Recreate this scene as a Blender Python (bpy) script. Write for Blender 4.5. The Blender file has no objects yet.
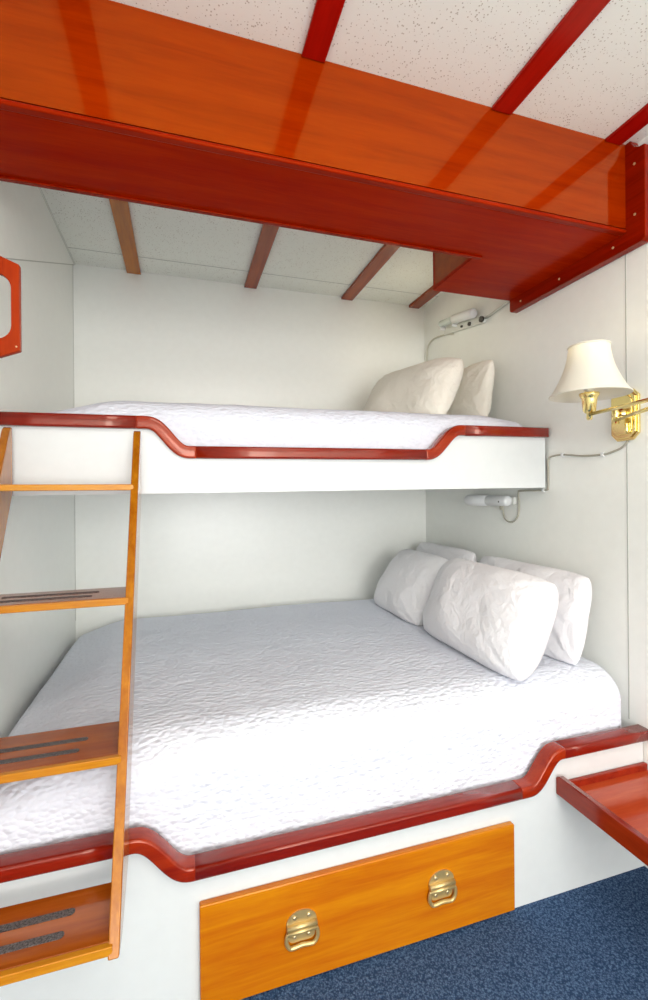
import bpy, bmesh, math, random
from mathutils import Vector, Matrix, noise

random.seed(7)
C = bpy.context.scene.collection
PI = math.pi

# ------------------------------------------------------------------ materials
def new_mat(name):
    m = bpy.data.materials.new(name)
    m.use_nodes = True
    nt = m.node_tree
    return m, nt, nt.nodes['Principled BSDF']

def lin(r, g, b):
    f = lambda c: (c/255/12.92) if c/255 <= .04045 else ((c/255+.055)/1.055)**2.4
    return (f(r), f(g), f(b), 1)

def wood(name, dark, light, axis='x', rough=.12, tint=(1, .5, .2, 1), ior=1.6, coat=.25, grain=1.0, spec=.5):
    m, nt, p = new_mat(name)
    N, L = nt.nodes, nt.links
    tc = N.new('ShaderNodeTexCoord'); mp = N.new('ShaderNodeMapping')
    s = {'x': (1.2, 16, 16), 'y': (16, 1.2, 16), 'z': (16, 16, 1.2)}[axis]
    mp.inputs['Scale'].default_value = s
    L.new(tc.outputs['Object'], mp.inputs['Vector'])
    n1 = N.new('ShaderNodeTexNoise'); n1.inputs['Scale'].default_value = 1.6
    n1.inputs['Detail'].default_value = 5; n1.inputs['Roughness'].default_value = .6
    n1.inputs['Distortion'].default_value = .6
    L.new(mp.outputs[0], n1.inputs['Vector'])
    n2 = N.new('ShaderNodeTexNoise'); n2.inputs['Scale'].default_value = 11; n2.inputs['Detail'].default_value = 3
    L.new(mp.outputs[0], n2.inputs['Vector'])
    mx = N.new('ShaderNodeMath'); mx.operation = 'MULTIPLY_ADD'
    L.new(n2.outputs['Fac'], mx.inputs[0]); mx.inputs[1].default_value = .35 * grain
    L.new(n1.outputs['Fac'], mx.inputs[2])
    r = N.new('ShaderNodeValToRGB')
    r.color_ramp.elements[0].position = .42; r.color_ramp.elements[0].color = dark
    r.color_ramp.elements[1].position = .88; r.color_ramp.elements[1].color = light
    L.new(mx.outputs[0], r.inputs[0])
    L.new(r.outputs[0], p.inputs['Base Color'])
    p.inputs['Roughness'].default_value = rough
    p.inputs['IOR'].default_value = ior
    p.inputs['Specular Tint'].default_value = tint
    p.inputs['Specular IOR Level'].default_value = spec
    p.inputs['Coat Weight'].default_value = coat
    p.inputs['Coat Roughness'].default_value = rough * .5
    return m

def plain(name, col, rough=.4, metal=0, bump=0, bscale=30, spec=.5):
    m, nt, p = new_mat(name)
    p.inputs['Base Color'].default_value = col
    p.inputs['Roughness'].default_value = rough
    p.inputs['Metallic'].default_value = metal
    p.inputs['Specular IOR Level'].default_value = spec
    N, L = nt.nodes, nt.links
    tc = N.new('ShaderNodeTexCoord')
    n = N.new('ShaderNodeTexNoise'); n.inputs['Scale'].default_value = bscale
    n.inputs['Detail'].default_value = 3
    L.new(tc.outputs['Object'], n.inputs['Vector'])
    hs = N.new('ShaderNodeMixRGB'); hs.blend_type = 'MULTIPLY'; hs.inputs[0].default_value = .06
    hs.inputs[1].default_value = col
    L.new(n.outputs['Fac'], hs.inputs[2]); L.new(hs.outputs[0], p.inputs['Base Color'])
    if bump:
        b = N.new('ShaderNodeBump'); b.inputs['Strength'].default_value = bump
        b.inputs['Distance'].default_value = .004
        L.new(n.outputs['Fac'], b.inputs['Height']); L.new(b.outputs[0], p.inputs['Normal'])
    return m

M = {}
M['cab_front'] = wood('cabinet_front_varnish', lin(136, 30, 0), lin(162, 48, 0), 'x', .07, (1, .42, .03, 1), 2.0, .0, .8)
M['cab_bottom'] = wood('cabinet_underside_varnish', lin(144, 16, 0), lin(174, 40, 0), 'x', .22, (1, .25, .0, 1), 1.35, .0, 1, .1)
M['cab_trim'] = wood('cabinet_trim_varnish', lin(112, 10, 0), lin(148, 24, 2), 'y', .2, (1, .4, .1, 1), 1.5, .0, 1, .35)
M['nosing'] = wood('cabinet_nosing_varnish', lin(128, 14, 0), lin(160, 34, 2), 'x', .3, (1, .4, .1, 1), 1.4, .0, 1, .25)
M['batten_red'] = wood('batten_red_varnish', lin(150, 8, 4), lin(178, 16, 8), 'y', .2, (1, .4, .2, 1), 1.5, .0)
M['batten_gold'] = wood('batten_golden_varnish', lin(160, 84, 6), lin(192, 112, 14), 'y', .25, (1, .7, .4, 1), 1.5, .1)
M['batten_brown'] = wood('batten_brown_varnish', lin(128, 44, 8), lin(160, 66, 16), 'y', .25, (1, .6, .4, 1), 1.5, .1)
M['rail'] = wood('rail_mahogany', lin(104, 12, 6), lin(142, 30, 12), 'x', .14, (1, .65, .5, 1), 1.5, .18)
M['rail_curve'] = wood('rail_mahogany_curve', lin(122, 18, 5), lin(164, 48, 10), 'x', .12, (1, .65, .5, 1), 1.5, .18)
M['drawer'] = wood('drawer_golden_varnish', lin(180, 88, 0), lin(208, 130, 6), 'x', .2, (1, .7, .4, 1), 1.5, .15, .8)
M['ladder'] = wood('ladder_golden_varnish', lin(144, 74, 4), lin(184, 116, 20), 'z', .16, (1, .7, .5, 1), 1.5, .35)
M['tread'] = wood('tread_varnish', lin(138, 58, 6), lin(172, 88, 18), 'x', .12, (1, .75, .5, 1), 1.55, .4)
M['tread_edge'] = wood('tread_edge_varnish', lin(172, 98, 8), lin(202, 138, 30), 'x', .2, (1, .75, .5, 1), 1.5, .2)
M['tray'] = wood('tray_varnish', lin(168, 52, 22), lin(194, 80, 38), 'x', .13, (1, .7, .6, 1), 1.5, .3)
M['tray_fiddle'] = wood('tray_fiddle_varnish', lin(122, 22, 10), lin(156, 42, 18), 'y', .14, (1, .65, .5, 1), 1.5, .2)
M['frame'] = wood('window_frame_varnish', lin(132, 26, 2), lin(166, 46, 6), 'z', .25, (1, .6, .3, 1), 1.4, .0)
M['white'] = plain('white_gloss_paint', lin(222, 226, 226), .3)
M['wall'] = plain('wall_white_laminate', lin(247, 249, 244), .28)
M['seam'] = plain('seam_grey', lin(190, 192, 186), .5)  # thin grey lines at wall panel and ceiling tile joints
M['mould'] = plain('white_moulding', lin(226, 228, 222), .4)
M['plastic'] = plain('white_plastic', lin(232, 234, 234), .3)
M['plastic_dark'] = plain('dark_plastic', lin(60, 56, 50), .4)
M['cord'] = plain('grey_cord', lin(176, 173, 158), .5)
M['cord_white'] = plain('white_cord', lin(205, 203, 188), .5)
M['brass'] = plain('polished_brass', lin(244, 222, 150), .2, 1)
M['brass_old'] = plain('worn_brass', lin(216, 190, 132), .42, .75, .1, 60)
M['screw'] = plain('bright_screw', lin(225, 205, 160), .3, .8)
M['glass'] = plain('window_glass', lin(205, 214, 208), .05)

def ceiling_mat():
    m, nt, p = new_mat('ceiling_pinhole_tile')
    N, L = nt.nodes, nt.links
    tc = N.new('ShaderNodeTexCoord')
    v = N.new('ShaderNodeTexVoronoi'); v.inputs['Scale'].default_value = 120
    L.new(tc.outputs['Object'], v.inputs['Vector'])
    n = N.new('ShaderNodeTexNoise'); n.inputs['Scale'].default_value = 38
    L.new(tc.outputs['Object'], n.inputs['Vector'])
    th = N.new('ShaderNodeMapRange')
    L.new(n.outputs['Fac'], th.inputs[0])
    th.inputs[1].default_value = .38; th.inputs[2].default_value = .68
    th.inputs[3].default_value = .13; th.inputs[4].default_value = .27
    lt = N.new('ShaderNodeMath'); lt.operation = 'LESS_THAN'
    L.new(v.outputs['Distance'], lt.inputs[0]); L.new(th.outputs[0], lt.inputs[1])
    mx = N.new('ShaderNodeMixRGB'); mx.inputs[1].default_value = lin(246, 248, 241); mx.inputs[2].default_value = lin(196, 192, 180)
    L.new(lt.outputs[0], mx.inputs[0]); L.new(mx.outputs[0], p.inputs['Base Color'])
    p.inputs['Roughness'].default_value = .8
    return m
M['ceiling'] = ceiling_mat()

def carpet_mat():
    m, nt, p = new_mat('blue_loop_carpet')
    N, L = nt.nodes, nt.links
    tc = N.new('ShaderNodeTexCoord')
    v = N.new('ShaderNodeTexVoronoi'); v.inputs['Scale'].default_value = 230
    L.new(tc.outputs['Object'], v.inputs['Vector'])
    n = N.new('ShaderNodeTexNoise'); n.inputs['Scale'].default_value = 130; n.inputs['Detail'].default_value = 3
    L.new(tc.outputs['Object'], n.inputs['Vector'])
    a = N.new('ShaderNodeMath'); a.operation = 'MULTIPLY_ADD'; a.inputs[1].default_value = .7
    L.new(v.outputs['Distance'], a.inputs[0]); L.new(n.outputs['Fac'], a.inputs[2])
    r = N.new('ShaderNodeValToRGB')
    r.color_ramp.elements[0].position = .45; r.color_ramp.elements[0].color = lin(98, 126, 160)
    r.color_ramp.elements[1].position = 1.05; r.color_ramp.elements[1].color = lin(44, 66, 98)
    L.new(a.outputs[0], r.inputs[0]); L.new(r.outputs[0], p.inputs['Base Color'])
    b = N.new('ShaderNodeBump'); b.inputs['Strength'].default_value = .6; b.inputs['Distance'].default_value = .004
    b.invert = True
    L.new(a.outputs[0], b.inputs['Height']); L.new(b.outputs[0], p.inputs['Normal'])
    p.inputs['Roughness'].default_value = 1; p.inputs['Specular IOR Level'].default_value = .1
    return m
M['carpet'] = carpet_mat()

def quilt_mat():
    m, nt, p = new_mat('white_matelasse_quilt')
    N, L = nt.nodes, nt.links
    tc = N.new('ShaderNodeTexCoord')
    mp = N.new('ShaderNodeMapping'); mp.inputs['Scale'].default_value = (56, 88, 88)
    L.new(tc.outputs['Object'], mp.inputs['Vector'])
    dn = N.new('ShaderNodeTexNoise'); dn.inputs['Scale'].default_value = .5
    L.new(mp.outputs[0], dn.inputs['Vector'])
    ad = N.new('ShaderNodeMixRGB'); ad.blend_type = 'ADD'; ad.inputs[0].default_value = .8
    L.new(mp.outputs[0], ad.inputs[1]); L.new(dn.outputs['Color'], ad.inputs[2])
    v = N.new('ShaderNodeTexVoronoi'); v.feature = 'SMOOTH_F1'; v.inputs['Scale'].default_value = 1
    v.inputs['Smoothness'].default_value = .35
    L.new(ad.outputs[0], v.inputs['Vector'])
    b = N.new('ShaderNodeBump'); b.inputs['Strength'].default_value = .75; b.inputs['Distance'].default_value = .006
    b.invert = True
    L.new(v.outputs['Distance'], b.inputs['Height'])
    n3 = N.new('ShaderNodeTexNoise'); n3.inputs['Scale'].default_value = 9; n3.inputs['Detail'].default_value = 3
    L.new(tc.outputs['Object'], n3.inputs['Vector'])
    b2 = N.new('ShaderNodeBump'); b2.inputs['Strength'].default_value = .3; b2.inputs['Distance'].default_value = .03
    L.new(n3.outputs['Fac'], b2.inputs['Height']); L.new(b.outputs[0], b2.inputs['Normal'])
    L.new(b2.outputs[0], p.inputs['Normal'])
    p.inputs['Base Color'].default_value = lin(225, 229, 240)
    p.inputs['Roughness'].default_value = .85; p.inputs['Specular IOR Level'].default_value = .2
    return m
M['quilt'] = quilt_mat()

def linen_mat(name, col):
    m, nt, p = new_mat(name)
    N, L = nt.nodes, nt.links
    tc = N.new('ShaderNodeTexCoord')
    n = N.new('ShaderNodeTexNoise'); n.inputs['Scale'].default_value = 18; n.inputs['Detail'].default_value = 4
    n.inputs['Distortion'].default_value = 1.4
    L.new(tc.outputs['Object'], n.inputs['Vector'])
    b = N.new('ShaderNodeBump'); b.inputs['Strength'].default_value = .38; b.inputs['Distance'].default_value = .02
    L.new(n.outputs['Fac'], b.inputs['Height']); L.new(b.outputs[0], p.inputs['Normal'])
    p.inputs['Base Color'].default_value = col
    p.inputs['Roughness'].default_value = .8; p.inputs['Specular IOR Level'].default_value = .2
    return m
M['linen'] = linen_mat('white_pillowcase', lin(238, 237, 240))
M['linen_cream'] = linen_mat('cream_pillowcase', lin(234, 230, 218))

def strip_mat():
    m, nt, p = new_mat('grey_grit_strip')
    N, L = nt.nodes, nt.links
    tc = N.new('ShaderNodeTexCoord')
    n = N.new('ShaderNodeTexNoise'); n.inputs['Scale'].default_value = 320; n.inputs['Detail'].default_value = 2
    L.new(tc.outputs['Object'], n.inputs['Vector'])
    r = N.new('ShaderNodeValToRGB')
    r.color_ramp.elements[0].position = .35; r.color_ramp.elements[0].color = lin(46, 42, 44)
    r.color_ramp.elements[1].position = .7; r.color_ramp.elements[1].color = lin(120, 114, 112)
    L.new(n.outputs['Fac'], r.inputs[0]); L.new(r.outputs[0], p.inputs['Base Color'])
    p.inputs['Roughness'].default_value = .8
    return m
M['grit'] = strip_mat()

def shade_mat():
    m, nt, p = new_mat('cream_lampshade_fabric')
    p.inputs['Base Color'].default_value = lin(244, 241, 230)
    p.inputs['Roughness'].default_value = .8
    N, L = nt.nodes, nt.links
    tc = N.new('ShaderNodeTexCoord')
    n = N.new('ShaderNodeTexNoise'); n.inputs['Scale'].default_value = 400
    L.new(tc.outputs['Object'], n.inputs['Vector'])
    b = N.new('ShaderNodeBump'); b.inputs['Strength'].default_value = .08; b.inputs['Distance'].default_value = .001
    L.new(n.outputs['Fac'], b.inputs['Height']); L.new(b.outputs[0], p.inputs['Normal'])
    t = N.new('ShaderNodeBsdfTranslucent'); t.inputs[0].default_value = lin(240, 236, 222)
    mx = N.new('ShaderNodeMixShader'); mx.inputs[0].default_value = .3
    L.new(p.outputs[0], mx.inputs[1]); L.new(t.outputs[0], mx.inputs[2])
    L.new(mx.outputs[0], N['Material Output'].inputs[0])
    return m
M['shade'] = shade_mat()

# ------------------------------------------------------------------ geometry helpers
def obj(name, bm, mats, parent=None, origin=None, smooth=False, bevel=0, seg=2):
    """Vertices are given in room coordinates; the object's origin goes to `origin` (or the parent's)."""
    if parent is not None and origin is None:
        o_ = Vector(parent['_o'])
    else:
        o_ = Vector(origin or (0, 0, 0))
    bmesh.ops.recalc_face_normals(bm, faces=bm.faces[:])
    me = bpy.data.meshes.new(name)
    bmesh.ops.translate(bm, verts=bm.verts[:], vec=-o_)
    bm.to_mesh(me); bm.free()
    if not isinstance(mats, (list, tuple)): mats = [mats]
    for m in mats: me.materials.append(m)
    if smooth:
        for p in me.polygons: p.use_smooth = True
    ob = bpy.data.objects.new(name, me); C.objects.link(ob)
    if parent is not None:
        ob.parent = parent
        ob.location = o_ - Vector(parent['_o'])
    else:
        ob.location = o_
    ob['_o'] = tuple(o_)
    if bevel:
        md = ob.modifiers.new('bevel', 'BEVEL'); md.width = bevel; md.segments = seg
        md.limit_method = 'ANGLE'; md.angle_limit = math.radians(40)
        if smooth is False:
            for p in me.polygons: p.use_smooth = True
            md.harden_normals = True
    return ob

def thing(name, label, cat, loc, group=None):
    o = bpy.data.objects.new(name, None); C.objects.link(o)
    o.empty_display_size = .05
    o.location = loc; o['_o'] = tuple(loc)
    tag(o, label, cat, group)
    return o

def tag(o, label, cat, group=None):
    o['label'] = label; o['category'] = cat
    if group: o['group'] = group
    return o

def struct(name, bm, m, bevel=0):
    o = obj(name, bm, m, bevel=bevel); o['kind'] = 'structure'
    return o

def box(bm, x0, x1, y0, y1, z0, z1, mi=0):
    vs = [bm.verts.new(v) for v in ((x0,y0,z0),(x1,y0,z0),(x1,y1,z0),(x0,y1,z0),(x0,y0,z1),(x1,y0,z1),(x1,y1,z1),(x0,y1,z1))]
    for f in ((0,3,2,1),(4,5,6,7),(0,1,5,4),(1,2,6,5),(2,3,7,6),(3,0,4,7)):
        bm.faces.new([vs[i] for i in f]).material_index = mi
    return bm

def prism(bm, pts, axis, a, b, mi=0):
    """Extrude a 2-D polygon along an axis: 'y' takes (x,z), 'x' takes (y,z), 'z' takes (x,y)."""
    def P(p, t):
        return {'y': (p[0], t, p[1]), 'x': (t, p[0], p[1]), 'z': (p[0], p[1], t)}[axis]
    A = [bm.verts.new(P(p, a)) for p in pts]; B = [bm.verts.new(P(p, b)) for p in pts]
    n = len(pts)
    bm.faces.new(A).material_index = mi; bm.faces.new(B[::-1]).material_index = mi
    for i in range(n):
        bm.faces.new((A[i], B[i], B[(i+1) % n], A[(i+1) % n])).material_index = mi
    return bm

def ring_prism(bm, outer, inner, axis, a, b, mi=0):
    def P(p, t):
        return {'y': (p[0], t, p[1]), 'x': (t, p[0], p[1]), 'z': (p[0], p[1], t)}[axis]
    n = len(outer)
    R = [[bm.verts.new(P(p, t)) for p in q] for q in (outer, inner) for t in (a, b)]
    oa, ob_, ia, ib = R
    for i in range(n):
        j = (i+1) % n
        for q in ((oa[i], oa[j], ia[j], ia[i]), (ob_[i], ib[i], ib[j], ob_[j]),
                  (oa[i], ob_[i], ob_[j], oa[j]), (ia[i], ia[j], ib[j], ib[i])):
            bm.faces.new(q).material_index = mi
    return bm

def tube(bm, pts, r, seg=10, mi=0, closed=False):
    pts = [Vector(p) for p in pts]
    n = len(pts); rings = []
    up = None
    for i in range(n):
        if closed: t = pts[(i+1) % n] - pts[i-1]
        else: t = pts[min(i+1, n-1)] - pts[max(i-1, 0)]
        t.normalize()
        if up is None:
            up = Vector((0, 0, 1)) if abs(t.z) < .9 else Vector((1, 0, 0))
        s = t.cross(up)
        if s.length < 1e-4: s = t.orthogonal()
        s.normalize(); up = s.cross(t).normalized()
        rr = r[i] if isinstance(r, (list, tuple)) else r
        rings.append([bm.verts.new(pts[i] + rr*(math.cos(a)*s + math.sin(a)*up)) for a in [2*PI*k/seg for k in range(seg)]])
    m = n if closed else n-1
    for i in range(m):
        A, B = rings[i], rings[(i+1) % n]
        for k in range(seg):
            f = bm.faces.new((A[k], A[(k+1) % seg], B[(k+1) % seg], B[k])); f.material_index = mi; f.smooth = True
    if not closed:
        bm.faces.new(rings[0][::-1]).material_index = mi; bm.faces.new(rings[-1]).material_index = mi
    return bm

def spline(pts, n=8):
    pts = [Vector(p) for p in pts]
    out = []
    for i in range(len(pts)-1):
        p0 = pts[max(i-1, 0)]; p1 = pts[i]; p2 = pts[i+1]; p3 = pts[min(i+2, len(pts)-1)]
        for k in range(n):
            t = k/n
            out.append(.5*((2*p1) + (p2-p0)*t + (2*p0-5*p1+4*p2-p3)*t*t + (3*p1-p0-3*p2+p3)*t**3))
    out.append(pts[-1])
    return out

def lathe(bm, prof, c, seg=32, mi=0, axis='z', cap=True):
    """prof: (radius, along axis) pairs."""
    c = Vector(c); rings = []
    for r, h in prof:
        ring = []
        for k in range(seg):
            a = 2*PI*k/seg
            v = {'z': (r*math.cos(a), r*math.sin(a), h), 'x': (h, r*math.cos(a), r*math.sin(a)), 'y': (r*math.cos(a), h, r*math.sin(a))}[axis]
            ring.append(bm.verts.new(c + Vector(v)))
        rings.append(ring)
    for A, B in zip(rings, rings[1:]):
        for k in range(seg):
            f = bm.faces.new((A[k], A[(k+1) % seg], B[(k+1) % seg], B[k])); f.material_index = mi; f.smooth = True
    if cap:
        bm.faces.new(rings[0][::-1]).material_index = mi; bm.faces.new(rings[-1]).material_index = mi
    return bm

def rounded(x0, x1, z0, z1, r, n=5):
    out = []
    for cx, cz, a0 in ((x1-r, z1-r, 0), (x0+r, z1-r, PI/2), (x0+r, z0+r, PI), (x1-r, z0+r, 1.5*PI)):
        for k in range(n+1):
            a = a0 + PI/2*k/n
            out.append((cx + r*math.cos(a), cz + r*math.sin(a)))
    return out

def B(): return bmesh.new()

# ------------------------------------------------------------------ room dimensions (metres)
XL, XR, YB, YR, ZC = -.491, 1.417, 2.5, -3.6, 2.329
YU, YL = 1.521, 1.124           # front planes of the upper and the lower bunk

struct('floor', box(B(), XL-.1, XR+.1, YR-.1, YB+.1, -.1, 0), M['carpet'])
struct('ceiling', box(B(), XL-.1, XR+.1, YR-.1, YB+.1, ZC, ZC+.08), M['ceiling'])
struct('wall_back', box(B(), XL-.1, XR+.1, YB, YB+.1, 0, ZC), M['wall'])
struct('wall_right', box(B(), XR, XR+.1, YR, YB, 0, ZC), M['wall'])

struct('wall_left', box(B(), XL-.1, XL, YR, YB, 0, ZC), M['wall'])
# wall behind the photographer with a wide window opening
bm = B()
FX0, FX1, FZ0, FZ1 = -.42, 1.35, .12, 2.22
box(bm, XL-.1, FX0, YR-.1, YR, 0, ZC); box(bm, FX1, XR+.1, YR-.1, YR, 0, ZC)
box(bm, FX0, FX1, YR-.1, YR, 0, FZ0); box(bm, FX0, FX1, YR-.1, YR, FZ1, ZC)
struct('wall_front', bm, M['wall'])
bm = B()
ring_prism(bm, [(FX0-.05, FZ0-.05), (FX1+.05, FZ0-.05), (FX1+.05, FZ1+.05), (FX0-.05, FZ1+.05)],
           [(FX0, FZ0), (FX1, FZ0), (FX1, FZ1), (FX0, FZ1)], 'y', YR, YR+.02)
struct('window_1', bm, M['frame'])

# trims: white moulding at the left of the ceiling, seams between wall panels and ceiling tiles
struct('trim_1', box(B(), XL, XL+.012, 1.0, YB, ZC-.007, ZC), M['mould'])
struct('trim_2', box(B(), XR-.0012, XR, 1.171, 1.175, .45, ZC), M['seam'])
struct('trim_3', box(B(), XL, XR, 2.340, 2.344, ZC-.001, ZC), M['seam'])
# upper sloping wall panel at the left, a few millimetres proud
bm = prism(B(), [(YB, 2.325), (1.594, 1.915), (1.15, 1.715), (1.15, 2.325)], 'x', XL, XL+.006)
struct('trim_4', bm, M['wall'])
struct('trim_7', prism(B(), [(YB, 2.325), (YB, 2.321), (1.594, 1.911), (1.594, 1.915)], 'x', XL, XL+.004), M['seam'])
struct('trim_5', box(B(), XL, XL+.0015, YB-.003, YB, .6, ZC), M['seam'])
struct('trim_6', box(B(), XL, XR, .33, .334, ZC-.001, ZC), M['seam'])

# slim octagonal mahogany frame standing out from the left wall, facing into the cabin
FY = 1.25
fr = thing('wooden_frame', 'octagonal mahogany frame with a rounded opening at the left wall above the ladder', 'frame', (XL, FY, 1.70))
def chamfered(y0, y1, z0, z1, cy, cz):
    out = []
    for (sy, sz, ax) in ((1, 1, 0), (-1, 1, 1), (-1, -1, 0), (1, -1, 1)):
        ey = y1 if sy > 0 else y0; ez = z1 if sz > 0 else z0
        a = (ey, ez - sz*cz); b = (ey - sy*cy, ez)
        if ax: a, b = b, a
        for k in range(8):
            t = k/7
            out.append((a[0]+(b[0]-a[0])*t, a[1]+(b[1]-a[1])*t))
    return out
fx1 = -.3585
outer = chamfered(XL+.001, fx1, 1.531, 1.768, .042, .017)
inner = rounded(XL+.020, fx1-.018, 1.573, 1.727, .034, 7)
ring_prism(B0 := B(), outer, inner, 'y', FY, FY+.016)
obj('ring', B0, M['frame'], fr, bevel=.003)
for x, z in ((fx1-.007, 1.557), (XL+.010, 1.742)):
    bm = B(); lathe(bm, [(.0022, 0), (.0022, -.001), (.001, -.0016)], (x, FY, z), 10, axis='y')
    obj('screw', bm, M['screw'], fr)

# ------------------------------------------------------------------ ceiling battens
BX = [(-.249, -.183), (.333, .399), (.884, .952), (1.312, 1.378)]
for (x0, x1), mat, lab in zip(BX, ('batten_gold', 'batten_brown', 'batten_brown', 'batten_brown'), (
        'golden brown ceiling batten nearest the left wall, behind the overhead cabinet',
        'brown ceiling batten behind the cabinet, second from the left wall',
        'brown ceiling batten behind the cabinet, third from the left wall',
        'short brown ceiling batten at the right wall behind the deep cabinet end')):
    y0 = 1.414 if x0 < 1.2 else 1.70
    bm = box(B(), x0, x1, y0, YB-.002, ZC-.016, ZC)
    tag(obj('ceiling_batten', bm, M[mat], origin=((x0+x1)/2, y0, ZC), bevel=.002), lab, 'batten', 'ceiling battens behind the cabinet')
for (x0, x1), lab in zip([(-.256, -.190), (.302, .364), (.872, .940), (1.298, 1.362)], (
        'dark red ceiling batten before the cabinet, mirrored at the left of its face',
        'dark red ceiling batten in front of the cabinet, leftmost seen at the top edge',
        'dark red ceiling batten crossing the pinholed tiles, middle one before the cabinet',
        'dark red ceiling batten beside the right wall meeting the corner of the cabinet')):
    bm = box(B(), x0, x1, -2.6, 1.142, ZC-.010, ZC)
    tag(obj('ceiling_batten', bm, M['batten_red'], origin=((x0+x1)/2, 0, ZC), bevel=.002), lab, 'batten', 'ceiling battens in front of the cabinet')

# ------------------------------------------------------------------ overhead cabinet
YCF, YCB, YCD, ZCB, XCD, XEN = 1.144, 1.412, 1.697, 2.043, 1.004, 1.383
cab = thing('overhead_cabinet', 'glossy red orange mahogany cabinet hung along the ceiling above the bunks', 'cabinet', (.45, 1.3, ZCB))
obj('front_panel', box(B(), XL+.004, XEN, YCF, YCF+.018, ZCB+.014, ZC), M['cab_front'], cab)
bm = prism(B(), [(XL+.004, YCF+.018), (XEN, YCF+.018), (XEN, YCD), (XCD, YCD), (XCD, YCB), (XL+.004, YCB)], 'z', ZCB, ZCB+.014)
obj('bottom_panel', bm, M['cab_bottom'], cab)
obj('nosing', box(B(), XL+.004, XEN, YCF-.005, YCF+.018, ZCB-.002, ZCB+.010), M['nosing'], cab, bevel=.005, seg=3)
obj('back_lip', box(B(), XL+.004, XCD+.022, YCB-.012, YCB+.004, ZCB-.007, ZCB), M['cab_trim'], cab, bevel=.002)
obj('side_panel', box(B(), XCD, XCD+.015, YCB, YCD-.016, ZCB+.014, ZC), M['cab_front'], cab)
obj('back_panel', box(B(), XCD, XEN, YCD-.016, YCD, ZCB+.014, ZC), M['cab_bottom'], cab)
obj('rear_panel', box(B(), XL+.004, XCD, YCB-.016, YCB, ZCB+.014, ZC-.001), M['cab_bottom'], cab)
bm = prism(B(), [(1.126, ZC), (1.122, 2.316), (1.114, 2.302), (1.098, 2.291), (1.078, 2.287), (1.078, 2.0), (1.088, 1.990), (1.692, 1.990), (1.700, 1.997), (1.700, 2.05), (1.700, ZC)], 'x', XEN, XR-.001)
end = obj('end_board', bm, M['cab_trim'], cab, bevel=.003)
for y, z in ((1.112, 2.245), (1.112, 2.085), (1.19, 2.018), (1.42, 2.016), (1.63, 2.016)):
    bm = B(); lathe(bm, [(.004, 0), (.004, -.0015), (.002, -.0022)], (XEN, y, z), 10, axis='x')
    obj('screw', bm, M['screw'], end)

# ------------------------------------------------------------------ rails and bunks
def ease(t):
    t = max(0, min(1, t)); return t*t*(3-2*t)

def ease5(t):
    t = max(0, min(1, t)); return t*t*t*(t*(6*t-15)+10)

def sweep_rail(path, y0, y1, th, r=.0065):
    """Rounded rectangular cap moulding following a path of (x, z) centre points."""
    bm = B(); rings = []
    n = len(path)
    prof = rounded(y0, y1, -th/2, th/2, r, 3)
    for i, (x, z) in enumerate(path):
        a = path[max(i-1, 0)]; b = path[min(i+1, n-1)]
        tx, tz = b[0]-a[0], b[1]-a[1]; l = math.hypot(tx, tz); tx /= l; tz /= l
        rings.append([bm.verts.new((x - tz*w, y, z + tx*w)) for y, w in prof])
    k = len(prof)
    for A, Bv in zip(rings, rings[1:]):
        for j in range(k):
            bm.faces.new((A[j], A[(j+1) % k], Bv[(j+1) % k], Bv[j])).smooth = True
    bm.faces.new(rings[0][::-1]); bm.faces.new(rings[-1])
    return bm

def rail_path(zfun, a, b, n):
    return [(a+(b-a)*i/n, zfun(a+(b-a)*i/n)) for i in range(n+1)]

def build_rails(root, zfun, cuts, y0, y1, th):
    for i in range(len(cuts)-1):
        a, b = cuts[i], cuts[i+1]
        curved = i in (1, 3)
        p = rail_path(zfun, a, b, 28 if curved else 4)
        o = obj('curved_rail' if curved else 'straight_rail', sweep_rail(p, y0, y1, th), M['rail_curve' if curved else 'rail'], root)

def panel_poly(zfun, zb, a, b, n=120):
    top = [(a+(b-a)*i/n, zfun(a+(b-a)*i/n)) for i in range(n+1)]
    return [(b, zb(b)), (a, zb(a))] + top

# upper bunk
TH_U = .039
def zu(x):   # centre line of the upper rail
    hi = 1.409 + .0085*x; lo = 1.3195 + .008*x
    if x > .5: hi = 1.4115 + .0085*x
    if x < .5: k = ease5((x+.104)/.136)
    else: k = 1-ease5((x-.856)/.155)
    return hi + (lo-hi)*k + TH_U/2
ub = thing('upper_bunk', 'white painted upper bunk with a dipping mahogany rail along its front', 'bunk bed', (.45, 2.0, 1.218))
zb_u = lambda x: 1.2115 + .0085*x
bm = prism(B(), panel_poly(zu, zb_u, XL+.002, 1.404), 'y', YU, YU+.02)
obj('front_panel', bm, M['white'], ub)
obj('base_board', box(B(), XL+.002, XR-.002, YU+.02, YB-.002, 1.225, 1.245), M['white'], ub)
build_rails(ub, zu, [XL+.003, -.128, .047, .855, 1.02, 1.403], YU-.022, YU+.032, TH_U)

# lower bunk
TH_L = .033
def zl(x):
    hi = .4155; lo = .3225 + .004*x
    if x < .5: k = ease5((x+.114)/.138)
    else: k = 1-ease5((x-.952)/.124)
    return hi + (lo-hi)*k + TH_L/2
lb = thing('lower_bunk', 'white painted double lower bunk with mahogany rail and a golden drawer front', 'bunk bed', (.45, 1.8, 0))
bm = prism(B(), panel_poly(zl, lambda x: 0, XL+.002, XR-.002), 'y', YL, YL+.02)
obj('front_panel', bm, M['white'], lb)
obj('base_board', box(B(), XL+.002, XR-.002, YL+.02, YB-.002, .27, .29), M['white'], lb)
build_rails(lb, zl, [XL+.003, -.125, .025, .925, 1.08, XR-.001], YL-.026, YL+.022, TH_L)
drawer = obj('drawer', prism(B(), rounded(.034, .904, .012, .258, .004, 3), 'y', YL-.018, YL+.0), M['drawer'], lb, bevel=.006, seg=3)

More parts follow.
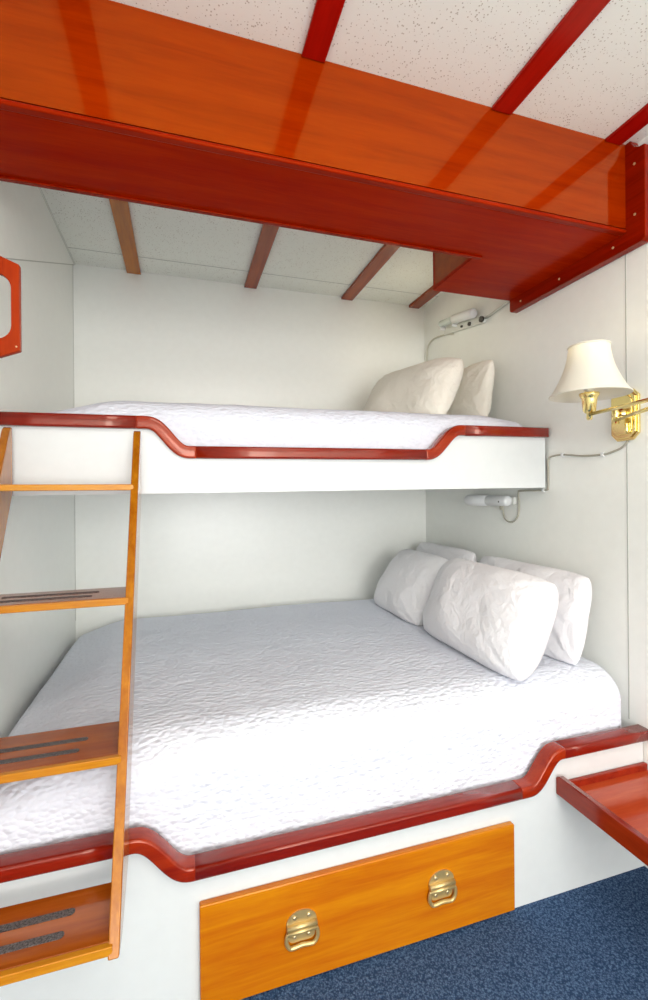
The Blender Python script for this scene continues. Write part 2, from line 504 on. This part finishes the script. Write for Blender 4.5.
def handle(cx, cz, y):
    bm = B()
    w = .038
    # arched upper plate
    pts = [(cx-w, cz+.004), (cx+w, cz+.004)] + [(cx + w*math.cos(a), cz+.012+.030*math.sin(a)) for a in [PI*k/14 for k in range(15)]]
    prism(bm, pts, 'y', y, y-.003)
    # lower plate inside the drop ring
    prism(bm, rounded(cx-.033, cx+.033, cz-.033, cz+.004, .012, 4), 'y', y, y-.003)
    # hinge barrel and finger roll
    tube(bm, [(cx-w, y-.006, cz+.006), (cx+w, y-.006, cz+.006)], .0065, 12)
    tube(bm, [(cx-w+.002, y-.009, cz-.004), (cx+w-.002, y-.009, cz-.004)], .005, 12)
    # bail ring
    bail = [(cx-w+.003, y-.008, cz-.002), (cx-w-.001, y-.008, cz-.014), (cx-w-.0005, y-.008, cz-.028), (cx-.030, y-.008, cz-.040), (cx-.018, y-.008, cz-.0405),
            (cx, y-.008, cz-.0385), (cx+.018, y-.008, cz-.0405), (cx+.030, y-.008, cz-.040), (cx+w+.0005, y-.008, cz-.028), (cx+w+.001, y-.008, cz-.014), (cx+w-.003, y-.008, cz-.002)]
    tube(bm, spline(bail, 5), .0048, 10)
    for dx, dz in ((-.018, .026), (.018, .026), (-.018, -.020), (.018, -.020)):
        lathe(bm, [(.0055, 0), (.0055, -.0015), (.003, -.0028)], (cx+dx, y-.003, cz+dz), 12, mi=1, axis='y')
    return bm
for cx in (.275, .664):
    obj('handle', handle(cx, .146, YL-.018), [M['brass_old'], M['screw']], drawer)

# ------------------------------------------------------------------ bedspreads (over the mattresses)
def soft_box(x0, x1, y0, y1, z0, z1, rx, ry, rz, step, post):
    """Rounded slab: six subdivided faces, corners rounded per axis, then a shaping function."""
    bm = B()
    nx, ny, nz = [max(2, int(round(d/step))) for d in (x1-x0, y1-y0, z1-z0)]
    cache = {}
    def V(i, j, k):
        key = (i, j, k)
        if key not in cache:
            p = Vector((x0+(x1-x0)*i/nx, y0+(y1-y0)*j/ny, z0+(z1-z0)*k/nz))
            c = Vector((min(max(p.x, x0+rx), x1-rx), min(max(p.y, y0+ry), y1-ry), min(max(p.z, z0+.01), z1-rz)))
            d = p-c
            q = Vector((d.x/rx, d.y/ry, d.z/(rz if d.z > 0 else .01)))
            mxn = max(abs(q.x), abs(q.y), abs(q.z))
            if mxn > 1e-6 and q.length > 1e-6:
                s = mxn/q.length
                q = q*s
                d = Vector((q.x*rx, q.y*ry, q.z*(rz if q.z > 0 else .01)))
            cache[key] = bm.verts.new(post(c+d))
        return cache[key]
    for i in range(nx):
        for j in range(ny):
            bm.faces.new((V(i,j,nz), V(i+1,j,nz), V(i+1,j+1,nz), V(i,j+1,nz)))
            bm.faces.new((V(i,j,0), V(i,j+1,0), V(i+1,j+1,0), V(i+1,j,0)))
    for i in range(nx):
        for k in range(nz):
            bm.faces.new((V(i,0,k), V(i+1,0,k), V(i+1,0,k+1), V(i,0,k+1)))
            bm.faces.new((V(i,ny,k), V(i,ny,k+1), V(i+1,ny,k+1), V(i+1,ny,k)))
    for j in range(ny):
        for k in range(nz):
            bm.faces.new((V(0,j,k), V(0,j,k+1), V(0,j+1,k+1), V(0,j+1,k)))
            bm.faces.new((V(nx,j,k), V(nx,j+1,k), V(nx,j+1,k+1), V(nx,j,k+1)))
    return bm

def lump(p, s, a):
    return a*noise.noise(Vector((p.x*s, p.y*s, p.z*s)))

def post_low(p):
    q = p.copy()
    top = max(0, min(1, (p.z-.33)/.2))
    amp = 1 - .93*ease((p.x-.78)/.12)
    q.z += top*amp*(lump(p, 2.2, .006) + lump(p, 7, .003))
    # sinks towards the left wall and slightly at the back
    q.z -= top*.058*ease((-.24-p.x)/.25)
    q.y += (1-ease((p.y-1.15)/.12))*(.003+lump(p*1.0, 9, .004))
    return q
bm = soft_box(XL+.006, 1.409, YL+.031, 2.494, .292, .617, .055, .13, .095, .012, post_low)
tag(obj('bedspread', bm, M['quilt'], origin=(.45, 1.8, .292), smooth=True),
    'white quilted bedspread with a puckered weave covering the wide lower bunk', 'bedspread')

def post_up(p):
    q = p.copy()
    top = max(0, min(1, (p.z-1.28)/.15))
    amp = 1 - .93*ease((p.x-.70)/.12)*ease((p.y-1.62)/.06)
    q.z += top*amp*(lump(p, 2.5, .004) + lump(p, 14, .0022))
    q.z -= top*.055*ease((-.16-p.x)/.30)
    q.z += top*.006*(p.x-.4)
    q.z -= top*.020*ease((p.x-1.15)/.24)
    return q
bm = soft_box(XL+.012, 1.400, YU+.036, 2.492, 1.247, 1.518, .07, .09, .09, .012, post_up)
tag(obj('bedspread', bm, M['quilt'], origin=(.45, 2.0, 1.247), smooth=True),
    'white quilted bedspread rising behind the rail of the upper bunk', 'bedspread')

# ------------------------------------------------------------------ pillows
def pillow(W, H, T, seed, flop=0, nx=56, ny=40):
    """Stuffed pillow: local x = length, local y = height (0 at the bottom), z = thickness."""
    bm = B()
    rnd = random.Random(seed)
    off = Vector((rnd.uniform(-50, 50), rnd.uniform(-50, 50), rnd.uniform(-50, 50)))
    def pt(i, j, side):
        u = -1+2*i/nx; v = -1+2*j/ny
        # more points near the seams
        u = math.sin(u*PI/2); v = math.sin(v*PI/2)
        fu = max(0, 1-abs(u)**2.6); fv = max(0, 1-abs(v)**2.6)
        t = (fu*fv)**.40
        x = W/2*u*(1-.03*(1-v*v))*math.sqrt(1-.15*v**4); y = H/2*v*(1-.05*(1-u*u))*math.sqrt(1-.20*u**4)
        z = side*T/2*t
        # soft dents, and wrinkles running out of the corners
        P = Vector((x, y, side*.3))+off
        z += side*t*(.020*noise.noise(P*5)+.006*noise.noise(P*14))
        for cu in (-1, 1):
            for cv in (-1, 1):
                dx, dy = (x-cu*W/2), (y-cv*H/2)
                dist = math.hypot(dx, dy)
                ang = math.atan2(dy*cv, dx*cu)
                z += side*.007*math.exp(-((dist-.11)/.075)**2)*noise.noise(Vector((ang*6.5, cu*3+off.x, cv*2+off.y+side)))*(1 if t > .05 else t*20)
        z += flop*(v*v)*.5*H*.18
        return Vector((x, y+H/2, z))
    G = {}
    for s in (-1, 1):
        for i in range(nx+1):
            for j in range(ny+1):
                edge = i in (0, nx) or j in (0, ny)
                k = (i, j, 0 if edge else s)
                if k not in G: G[k] = bm.verts.new(pt(i, j, s if not edge else 0))
    g = lambda i, j, s: G[(i, j, 0 if (i in (0, nx) or j in (0, ny)) else s)]
    for s in (-1, 1):
        for i in range(nx):
            for j in range(ny):
                q = (g(i,j,s), g(i+1,j,s), g(i+1,j+1,s), g(i,j+1,s))
                bm.faces.new(q if s > 0 else q[::-1])
    return bm

def place_pillow(label, W, H, T, base, lean, yaw, roll, seed, mat, group, zmin, flop=0):
    """base: middle of the bottom edge. lean: degrees the top falls towards the right wall."""
    bm = pillow(W, H, T, seed, flop)
    a, y, r = map(math.radians, (lean, yaw, roll))
    # local x -> +Y of the room, local y -> up, local z -> -X
    Mx = Matrix(((0, 0, -1), (1, 0, 0), (0, 1, 0))).to_4x4()
    Rm = Matrix.Rotation(y, 4, 'Z') @ Matrix.Rotation(a, 4, 'Y') @ Matrix.Rotation(r, 4, 'X')
    bmesh.ops.transform(bm, matrix=Matrix.Translation(base) @ Rm @ Mx, verts=bm.verts[:])
    for v in bm.verts: v.co.z = max(v.co.z, zmin); v.co.x = min(v.co.x, XR-.004)
    return tag(obj('pillow', bm, mat, origin=base, smooth=True), label, 'pillow', group)

GL = 'pillows on the lower bunk'; GU = 'pillows on the upper bunk'
place_pillow('large white pillow in front on the lower bunk, nearest the rail', .62, .36, .22, (.99, 1.48, .603), 25, 0, 0, 3, M['linen'], GL, .6205)
place_pillow('white pillow leaning in the far corner of the lower bunk, left of the largest pillow', .50, .36, .18, (.985, 2.06, .603), 33, 0, 0, 11, M['linen'], GL, .6205)
place_pillow('white pillow upright against the right wall, behind the largest lower pillow', .62, .335, .13, (1.265, 1.535, .600), 12, 0, 0, 23, M['linen'], GL, .6205)
place_pillow('white pillow mostly hidden behind the far corner pillow of the lower bunk', .56, .34, .13, (1.265, 2.15, .600), 12, 0, 0, 31, M['linen'], GL, .6205)
place_pillow('creamy white pillow slumped in front on the upper bunk', .52, .34, .17, (.93, 1.90, 1.500), 30, 20, 0, 5, M['linen_cream'], GU, 1.526)
place_pillow('creamy white pillow propped against the right wall of the upper bunk', .52, .32, .13, (1.285, 2.0, 1.500), 10, 0, 0, 43, M['linen_cream'], GU, 1.522)

# ------------------------------------------------------------------ ladder
SLOPE = .55
lad = thing('ladder', 'golden brown wooden bunk ladder with grip strips leaning on both bunks', 'ladder', (-.29, 1.05, .25))
def fy(z): return .922 + SLOPE*(z-.384)        # front line of the ladder
DEP = .118
def stile(x0, x1):
    bm = B()
    zb_, zt = .368, 1.398
    ybk, ytp = 1.094, 1.497                  # cut back vertically where it meets the bunks
    zc1 = .384 + (ybk-DEP-.922)/SLOPE; zc2 = .384 + (ytp-DEP-.922)/SLOPE
    pts = [(fy(zb_), zb_), (fy(zb_)+.05, zb_), (ybk, zb_+.07) , (ybk, zc1), (ytp, zc2), (ytp, zt), (fy(zt)+.008, zt), (fy(zt-.008), zt-.008)]
    return prism(bm, pts, 'x', x0, x1)
for x0, x1 in ((-.469, -.449), (-.133, -.113)):
    obj('stile', stile(x0, x1), M['ladder'], lad, bevel=.003)
for n, (z, dep) in enumerate(((.389, .152), (.655, .166), (.955, .150), (1.237, .105))):
    y0 = fy(z) - .004
    bm = B()
    box(bm, -.4495, -.1325, y0+.010, y0+dep, z-.017, z)
    box(bm, -.4495, -.125, y0-.003, y0+.010, z-.017, z, 1)
    t = obj('tread', bm, [M['tread'], M['tread_edge']], lad, bevel=.002)
    if n < 3:
        for yy in (.050, .098):
            w = .0075 if n else .008
            x1 = -.205 if yy > .06 else -.214
            bm = prism(B(), [(x, y) for x, y in rounded(-.425, x1, y0+yy-w, y0+yy+w, w-.0005, 5)], 'z', z, z+.0012)
            obj('grip_strip', bm, M['grit'], t)

# ------------------------------------------------------------------ tray shelf at the right
sh = thing('tray_shelf', 'mahogany tray shelf with raised edges fixed beside the lower bunk panel', 'shelf', (1.23, .85, .303))
TY0, TY1 = .45, YL-.001
obj('tray_board', box(B(), 1.084, XR-.001, TY0, TY1-.014, .303, .317), M['tray'], sh)
bm = prism(B(), [(TY0, .303), (TY1, .303), (TY1, .352), (TY1-.012, .360), (TY0, .360)], 'x', 1.066, 1.084)
obj('side_fiddle', bm, M['tray_fiddle'], sh, bevel=.003)
obj('back_fiddle', box(B(), 1.084, XR-.001, TY1-.014, TY1, .303, .338), M['tray_fiddle'], sh, bevel=.003)

# ------------------------------------------------------------------ swing arm lamp
PY, PZ = 1.174, 1.458
LX, LY = 1.2, 1.118
lamp = thing('wall_lamp', 'brass swing arm wall lamp with a cream bell shade on the right wall', 'lamp', (XR, PY, PZ))
bm = B()
def plate_poly(w, h, c): return [(PY-w+c, PZ-h), (PY+w-c, PZ-h), (PY+w, PZ-h+c), (PY+w, PZ+h-c), (PY+w-c, PZ+h), (PY-w+c, PZ+h), (PY-w, PZ+h-c), (PY-w, PZ-h+c)]
prism(bm, plate_poly(.050, .084, .022), 'x', XR-.0005, XR-.010)
prism(bm, plate_poly(.043, .077, .019), 'x', XR-.010, XR-.016)
prism(bm, plate_poly(.033, .064, .014), 'x', XR-.016, XR-.020)
bp = obj('backplate', bm, M['brass'], lamp, bevel=.003)
bm = B()
lathe(bm, [(.018, XR-.020), (.018, XR-.026), (.010, XR-.032), (.010, XR-.036), (.012, XR-.038), (.012, XR-.052), (.007, XR-.056)], (0, PY, PZ+.004), 20, axis='x')
lathe(bm, [(.011, -.024), (.011, .026), (.006, .030)], (XR-.048, PY, PZ-.006), 16)
obj('pivot', bm, M['brass'], lamp)
bm = B()
tube(bm, [(XR-.021, PY-.020, PZ-.060), (XR-.025, PY-.020, PZ-.056), (XR-.025, PY-.020, PZ-.032), (XR-.021, PY-.020, PZ-.028)], .0055, 10)
obj('switch', bm, M['brass'], lamp)
EX, EY = 1.125, .81
bm = B(); tube(bm, [(XR-.048, PY, PZ-.018), (EX, EY, PZ-.034)], .006, 12)
obj('arm', bm, M['brass'], lamp)
bm = B(); tube(bm, [(EX, EY, PZ-.019), (LX, LY, PZ-.015)], .0055, 12)
obj('arm', bm, M['brass'], lamp)
bm = B(); lathe(bm, [(.006, -.034), (.010, -.030), (.010, .008), (.005, .014)], (EX, EY, PZ-.010), 16)
obj('elbow', bm, M['brass'], lamp)
bm = B(); lathe(bm, [(.006, -.022), (.0085, -.018), (.0085, -.002), (.013, .0), (.018, .006), (.021, .040), (.023, .046), (.028, .054), (.028, .060), (.010, .062)], (LX, LY, PZ-.010), 24)
obj('socket', bm, M['brass'], lamp)
bm = B(); lathe(bm, [(.010, .060), (.013, .068), (.022, .088), (.026, .105), (.022, .122), (.010, .132), (.002, .134)], (LX, LY, PZ-.010), 20)
obj('bulb', bm, M['plastic'], lamp)
# bell shaped shade with panel ribs; shell with thickness
bm = B()
SZ0, SZ1 = 1.503, 1.652
def shade_r(t): return .057 + (.111-.057)*((1-t)**1.9)*.92 + .0045*(1-t)
seg, nh = 96, 18
outs, ins = [], []
for h in range(nh+1):
    t = h/nh
    ro_, ri_ = [], []
    for k in range(seg):
        a = 2*PI*k/seg
        sc = 1 - .012*abs(math.sin(a*4))           # eight stretched panels
        r = shade_r(t)*sc
        for lst, rr in ((ro_, r), (ri_, r-.0025)):
            lst.append(bm.verts.new((LX+rr*math.cos(a), LY+rr*math.sin(a), SZ0+(SZ1-SZ0)*t)))
    outs.append(ro_); ins.append(ri_)
for A in (outs, ins):
    for h in range(nh):
        for k in range(seg):
            bm.faces.new((A[h][k], A[h][(k+1) % seg], A[h+1][(k+1) % seg], A[h+1][k])).smooth = True
for h in (0, nh):
    for k in range(seg):
        bm.faces.new((outs[h][k], outs[h][(k+1) % seg], ins[h][(k+1) % seg], ins[h][k]))
sd = obj('lampshade', bm, M['shade'], lamp)
for zc, rr in ((SZ0, shade_r(0)), (SZ1, shade_r(1))):
    bm = B(); tube(bm, [(LX+(rr-.0005)*math.cos(2*PI*k/64), LY+(rr-.0005)*math.sin(2*PI*k/64), zc) for k in range(64)], .0026, 8, closed=True)
    obj('trim_band', bm, M['shade'], sd)
bm = B()
for k in range(3):
    a = 2*PI*k/3+.4
    tube(bm, [(LX+.012*math.cos(a), LY+.012*math.sin(a), SZ1-.025), (LX+(shade_r(1)-.003)*math.cos(a), LY+(shade_r(1)-.003)*math.sin(a), SZ1-.004)], .0014, 6)
lathe(bm, [(.012, 0), (.012, .003)], (LX, LY, SZ1-.027), 16)
obj('spider', bm, M['brass'], sd)

# cord from the lamp to the reading light under the upper bunk
XW = XR-.004
bm = B()
cpts = [(1.166, 1.372), (1.19, 1.352), (1.225, 1.341), (1.262, 1.335), (1.35, 1.337), (1.44, 1.349), (1.495, 1.347), (1.514, 1.335), (1.518, 1.30), (1.519, 1.262)]
c2 = [(1.519, 1.262), (1.522, 1.236), (1.535, 1.222), (1.60, 1.2175), (1.675, 1.2165), (1.689, 1.208), (1.687, 1.16), (1.690, 1.11), (1.712, 1.080), (1.745, 1.071), (1.778, 1.085), (1.790, 1.12), (1.793, 1.147)]
YOFF = 0
path = [(XW, y, z) for y, z in cpts[:-1]]
# runs down in front of the bunk's end, then along under its bottom edge
path += [(XW, 1.516, 1.262), (XW, 1.5165, 1.225), (XW, 1.525, 1.2135)] + [(XW, y, z) for y, z in ((1.60, 1.212), (1.675, 1.211), (1.689, 1.204), (1.687, 1.16), (1.690, 1.11), (1.712, 1.080), (1.745, 1.071), (1.778, 1.085), (1.790, 1.12), (1.793, 1.147))]
path = [(x, min(y, 1.516) if z > 1.222 else y, z) for x, y, z in path]
tube(bm, spline(path, 6), .0036, 8)
cord = tag(obj('power_cord', bm, M['cord'], origin=(XW, 1.4, 1.35)), 'thin grey cord stapled along the right wall below the brass lamp', 'cord')
for y, z in ((1.262, 1.3355), (1.44, 1.3485), (1.54, 1.2125)):
    obj('clip', box(B(), XW-.006, XR-.0005, y-.005, y+.005, z-.0075, z+.0075), M['plastic'], cord)

# reading light under the upper bunk
rl = thing('reading_light', 'white tubular reading light on the wall just below the upper bunk', 'lamp', (XR, 1.88, 1.165))
bm = B()
lathe(bm, [(.006, 1.712), (.019, 1.714), (.0235, 1.722), (.0245, 1.85), (.0235, 1.852)], (XR-.036, 0, 1.167), 24, axis='y')
obj('housing', bm, M['plastic'], rl)
bm = B()
lathe(bm, [(.0255, 1.852), (.028, 1.995), (.0265, 2.008), (.018, 2.018), (.004, 2.021)], (XR-.036, 0, 1.167), 24, axis='y')
obj('tube_lens', bm, M['plastic'], rl)
obj('bracket', box(B(), XR-.020, XR-.0005, 1.70, 1.96, 1.152, 1.184), M['mould'], rl, bevel=.002)
bm = B(); lathe(bm, [(.004, XR-.0605), (.004, XR-.058)], (0, 1.75, 1.163), 10, axis='x')
obj('switch', bm, M['plastic_dark'], rl)
bm = B(); lathe(bm, [(.0065, 1.125), (.008, 1.14), (.009, 1.160)], (XR-.012, 1.793, 0), 12)
obj('plug', bm, M['cord'], rl)

# reading light above the upper pillows, with its own wire
ul = thing('reading_light', 'white adjustable reading light high on the wall above the upper pillows', 'lamp', (XR, 2.09, 2.08))
ya, za, yb, zb = 1.917, 2.048, 2.255, 2.100        # base strip from the near to the far end
ang = math.atan2(zb-za, yb-ya)
def along(t, up, out):
    d = Vector((0, math.cos(ang), math.sin(ang))); n = Vector((0, -math.sin(ang), math.cos(ang)))
    return Vector((XR-out, ya, za)) + d*t*math.hypot(yb-ya, zb-za) + n*up
def strip(bm, t0, t1, u0, u1, o0, o1):
    vs = []
    for o in (o0, o1):
        for t, u in ((t0, u0), (t1, u0), (t1, u1), (t0, u1)): vs.append(bm.verts.new(along(t, u, o)))
    for f in ((0,1,2,3),(7,6,5,4),(0,4,5,1),(1,5,6,2),(2,6,7,3),(3,7,4,0)): bm.faces.new([vs[i] for i in f])
    return bm
obj('base_strip', strip(B(), -.04, 1.0, -.022, .012, .0006, .018), M['mould'], ul, bevel=.003)
bm = B(); tube(bm, [along(.10, .030, .042), along(.12, .030, .042), along(.60, .034, .042), along(.62, .034, .042)], [.018, .024, .024, .020], 20)
obj('housing', bm, M['plastic'], ul)
bm = B(); tube(bm, [along(.62, .034, .042), along(.98, .034, .042), along(1.0, .034, .042)], [.017, .017, .012], 18)
obj('tube_lens', bm, M['glass'], ul)
for t in (.98, .64): obj('end_clamp', strip(B(), t-.012, t+.012, .0, .034, .012, .046), M['plastic'], ul, bevel=.003)
for t, r in ((.28, .010), (.48, .006)):
    a = along(t, -.008, .018); b = along(t, -.008, .026)
    obj('switch', tube(B(), [a, b], r, 14), M['plastic_dark'], ul)
bm = B(); tube(bm, [along(-.02, -.006, .018), along(-.02, -.006, .030)], .014, 16)
tube(bm, [along(-.02, -.006, .030), along(-.02, -.006, .031)], .009, 14)
obj('ring', bm, M['plastic_dark'], ul)
bm = B(); tube(bm, spline([(XR-.006, 2.18, 2.062), (XR-.006, 2.27, 2.085), (XR-.006, 2.39, 2.098), (XR-.006, 2.445, 2.075), (XR-.006, 2.462, 2.02), (XR-.006, 2.463, 1.93), (XR-.006, 2.463, 1.70)], 8), .0045, 8)
obj('wire', bm, M['cord_white'], ul)
bm = B(); tube(bm, [along(-.04, -.002, .008), (XR-.008, 1.72, 2.062), (XR-.008, 1.703, 2.067)], .006, 8)
obj('conduit', bm, M['mould'], ul)

# ------------------------------------------------------------------ light
w = bpy.data.worlds.new('world'); bpy.context.scene.world = w; w.use_nodes = True
bg = w.node_tree.nodes['Background']; bg.inputs[0].default_value = (.92, .96, 1, 1); bg.inputs[1].default_value = 1.0

def area(name, loc, rot, sx, sy, power, col):
    l = bpy.data.lights.new(name, 'AREA'); l.shape = 'RECTANGLE'; l.size = sx; l.size_y = sy
    l.energy = power; l.color = col
    o = bpy.data.objects.new(name, l); C.objects.link(o); o.location = loc; o.rotation_euler = rot
    return o
# daylight coming in through the window behind the photographer
area('window_daylight', ((FX0+FX1)/2, YR-.02, (FZ0+FZ1)/2), (PI/2, 0, 0), FX1-FX0-.04, FZ1-FZ0-.04, 112, (1, .985, .96))
# unseen fill light added overhead to brighten the bed tops and floor
area('overhead_fill', (.45, -.55, ZC-.03), (0, 0, 0), 1.1, 1.1, 26, (1, .95, .88))

def bulb(name, loc, power, col, r):
    l = bpy.data.lights.new(name, 'POINT'); l.energy = power; l.color = col; l.shadow_soft_size = r
    o = bpy.data.objects.new(name, l); C.objects.link(o); o.location = loc
    return o
# the two lit lamps: the shaded wall lamp and the reading light high above the upper pillows
bulb('wall_lamp_light', (LX, LY, SZ1-.01), .35, (1, .84, .58), .02)
bulb('reading_light_glow', tuple(along(.6, -.02, .28)), .7, (1, .86, .58), .14)

# ------------------------------------------------------------------ camera
YAW, ROLL = math.radians(17.171), math.radians(.4535)
r0 = Vector((math.cos(YAW), -math.sin(YAW), 0)); u0 = Vector((0, 0, 1)); fw = Vector((math.sin(YAW), math.cos(YAW), 0))
r_ = r0*math.cos(ROLL) - u0*math.sin(ROLL); u_ = r0*math.sin(ROLL) + u0*math.cos(ROLL)
cam = bpy.data.cameras.new('camera'); co = bpy.data.objects.new('camera', cam); C.objects.link(co)
mw = Matrix((( r_.x, u_.x, -fw.x, 0), (r_.y, u_.y, -fw.y, 0), (r_.z, u_.z, -fw.z, 1.2084), (0, 0, 0, 1)))
co.matrix_world = mw
cam.sensor_fit = 'HORIZONTAL'; cam.sensor_width = 36; cam.lens = 463.5/648*36
cam.shift_y = -7/648
cam.clip_start = .02
bpy.context.scene.camera = co

for o in bpy.data.objects:
    if '_o' in o: del o['_o']

sc = bpy.context.scene
sc.view_settings.view_transform = 'Standard'; sc.view_settings.look = 'None'
sc.view_settings.gamma = 1; sc.view_settings.exposure = .07
sc.view_settings.use_curve_mapping = False
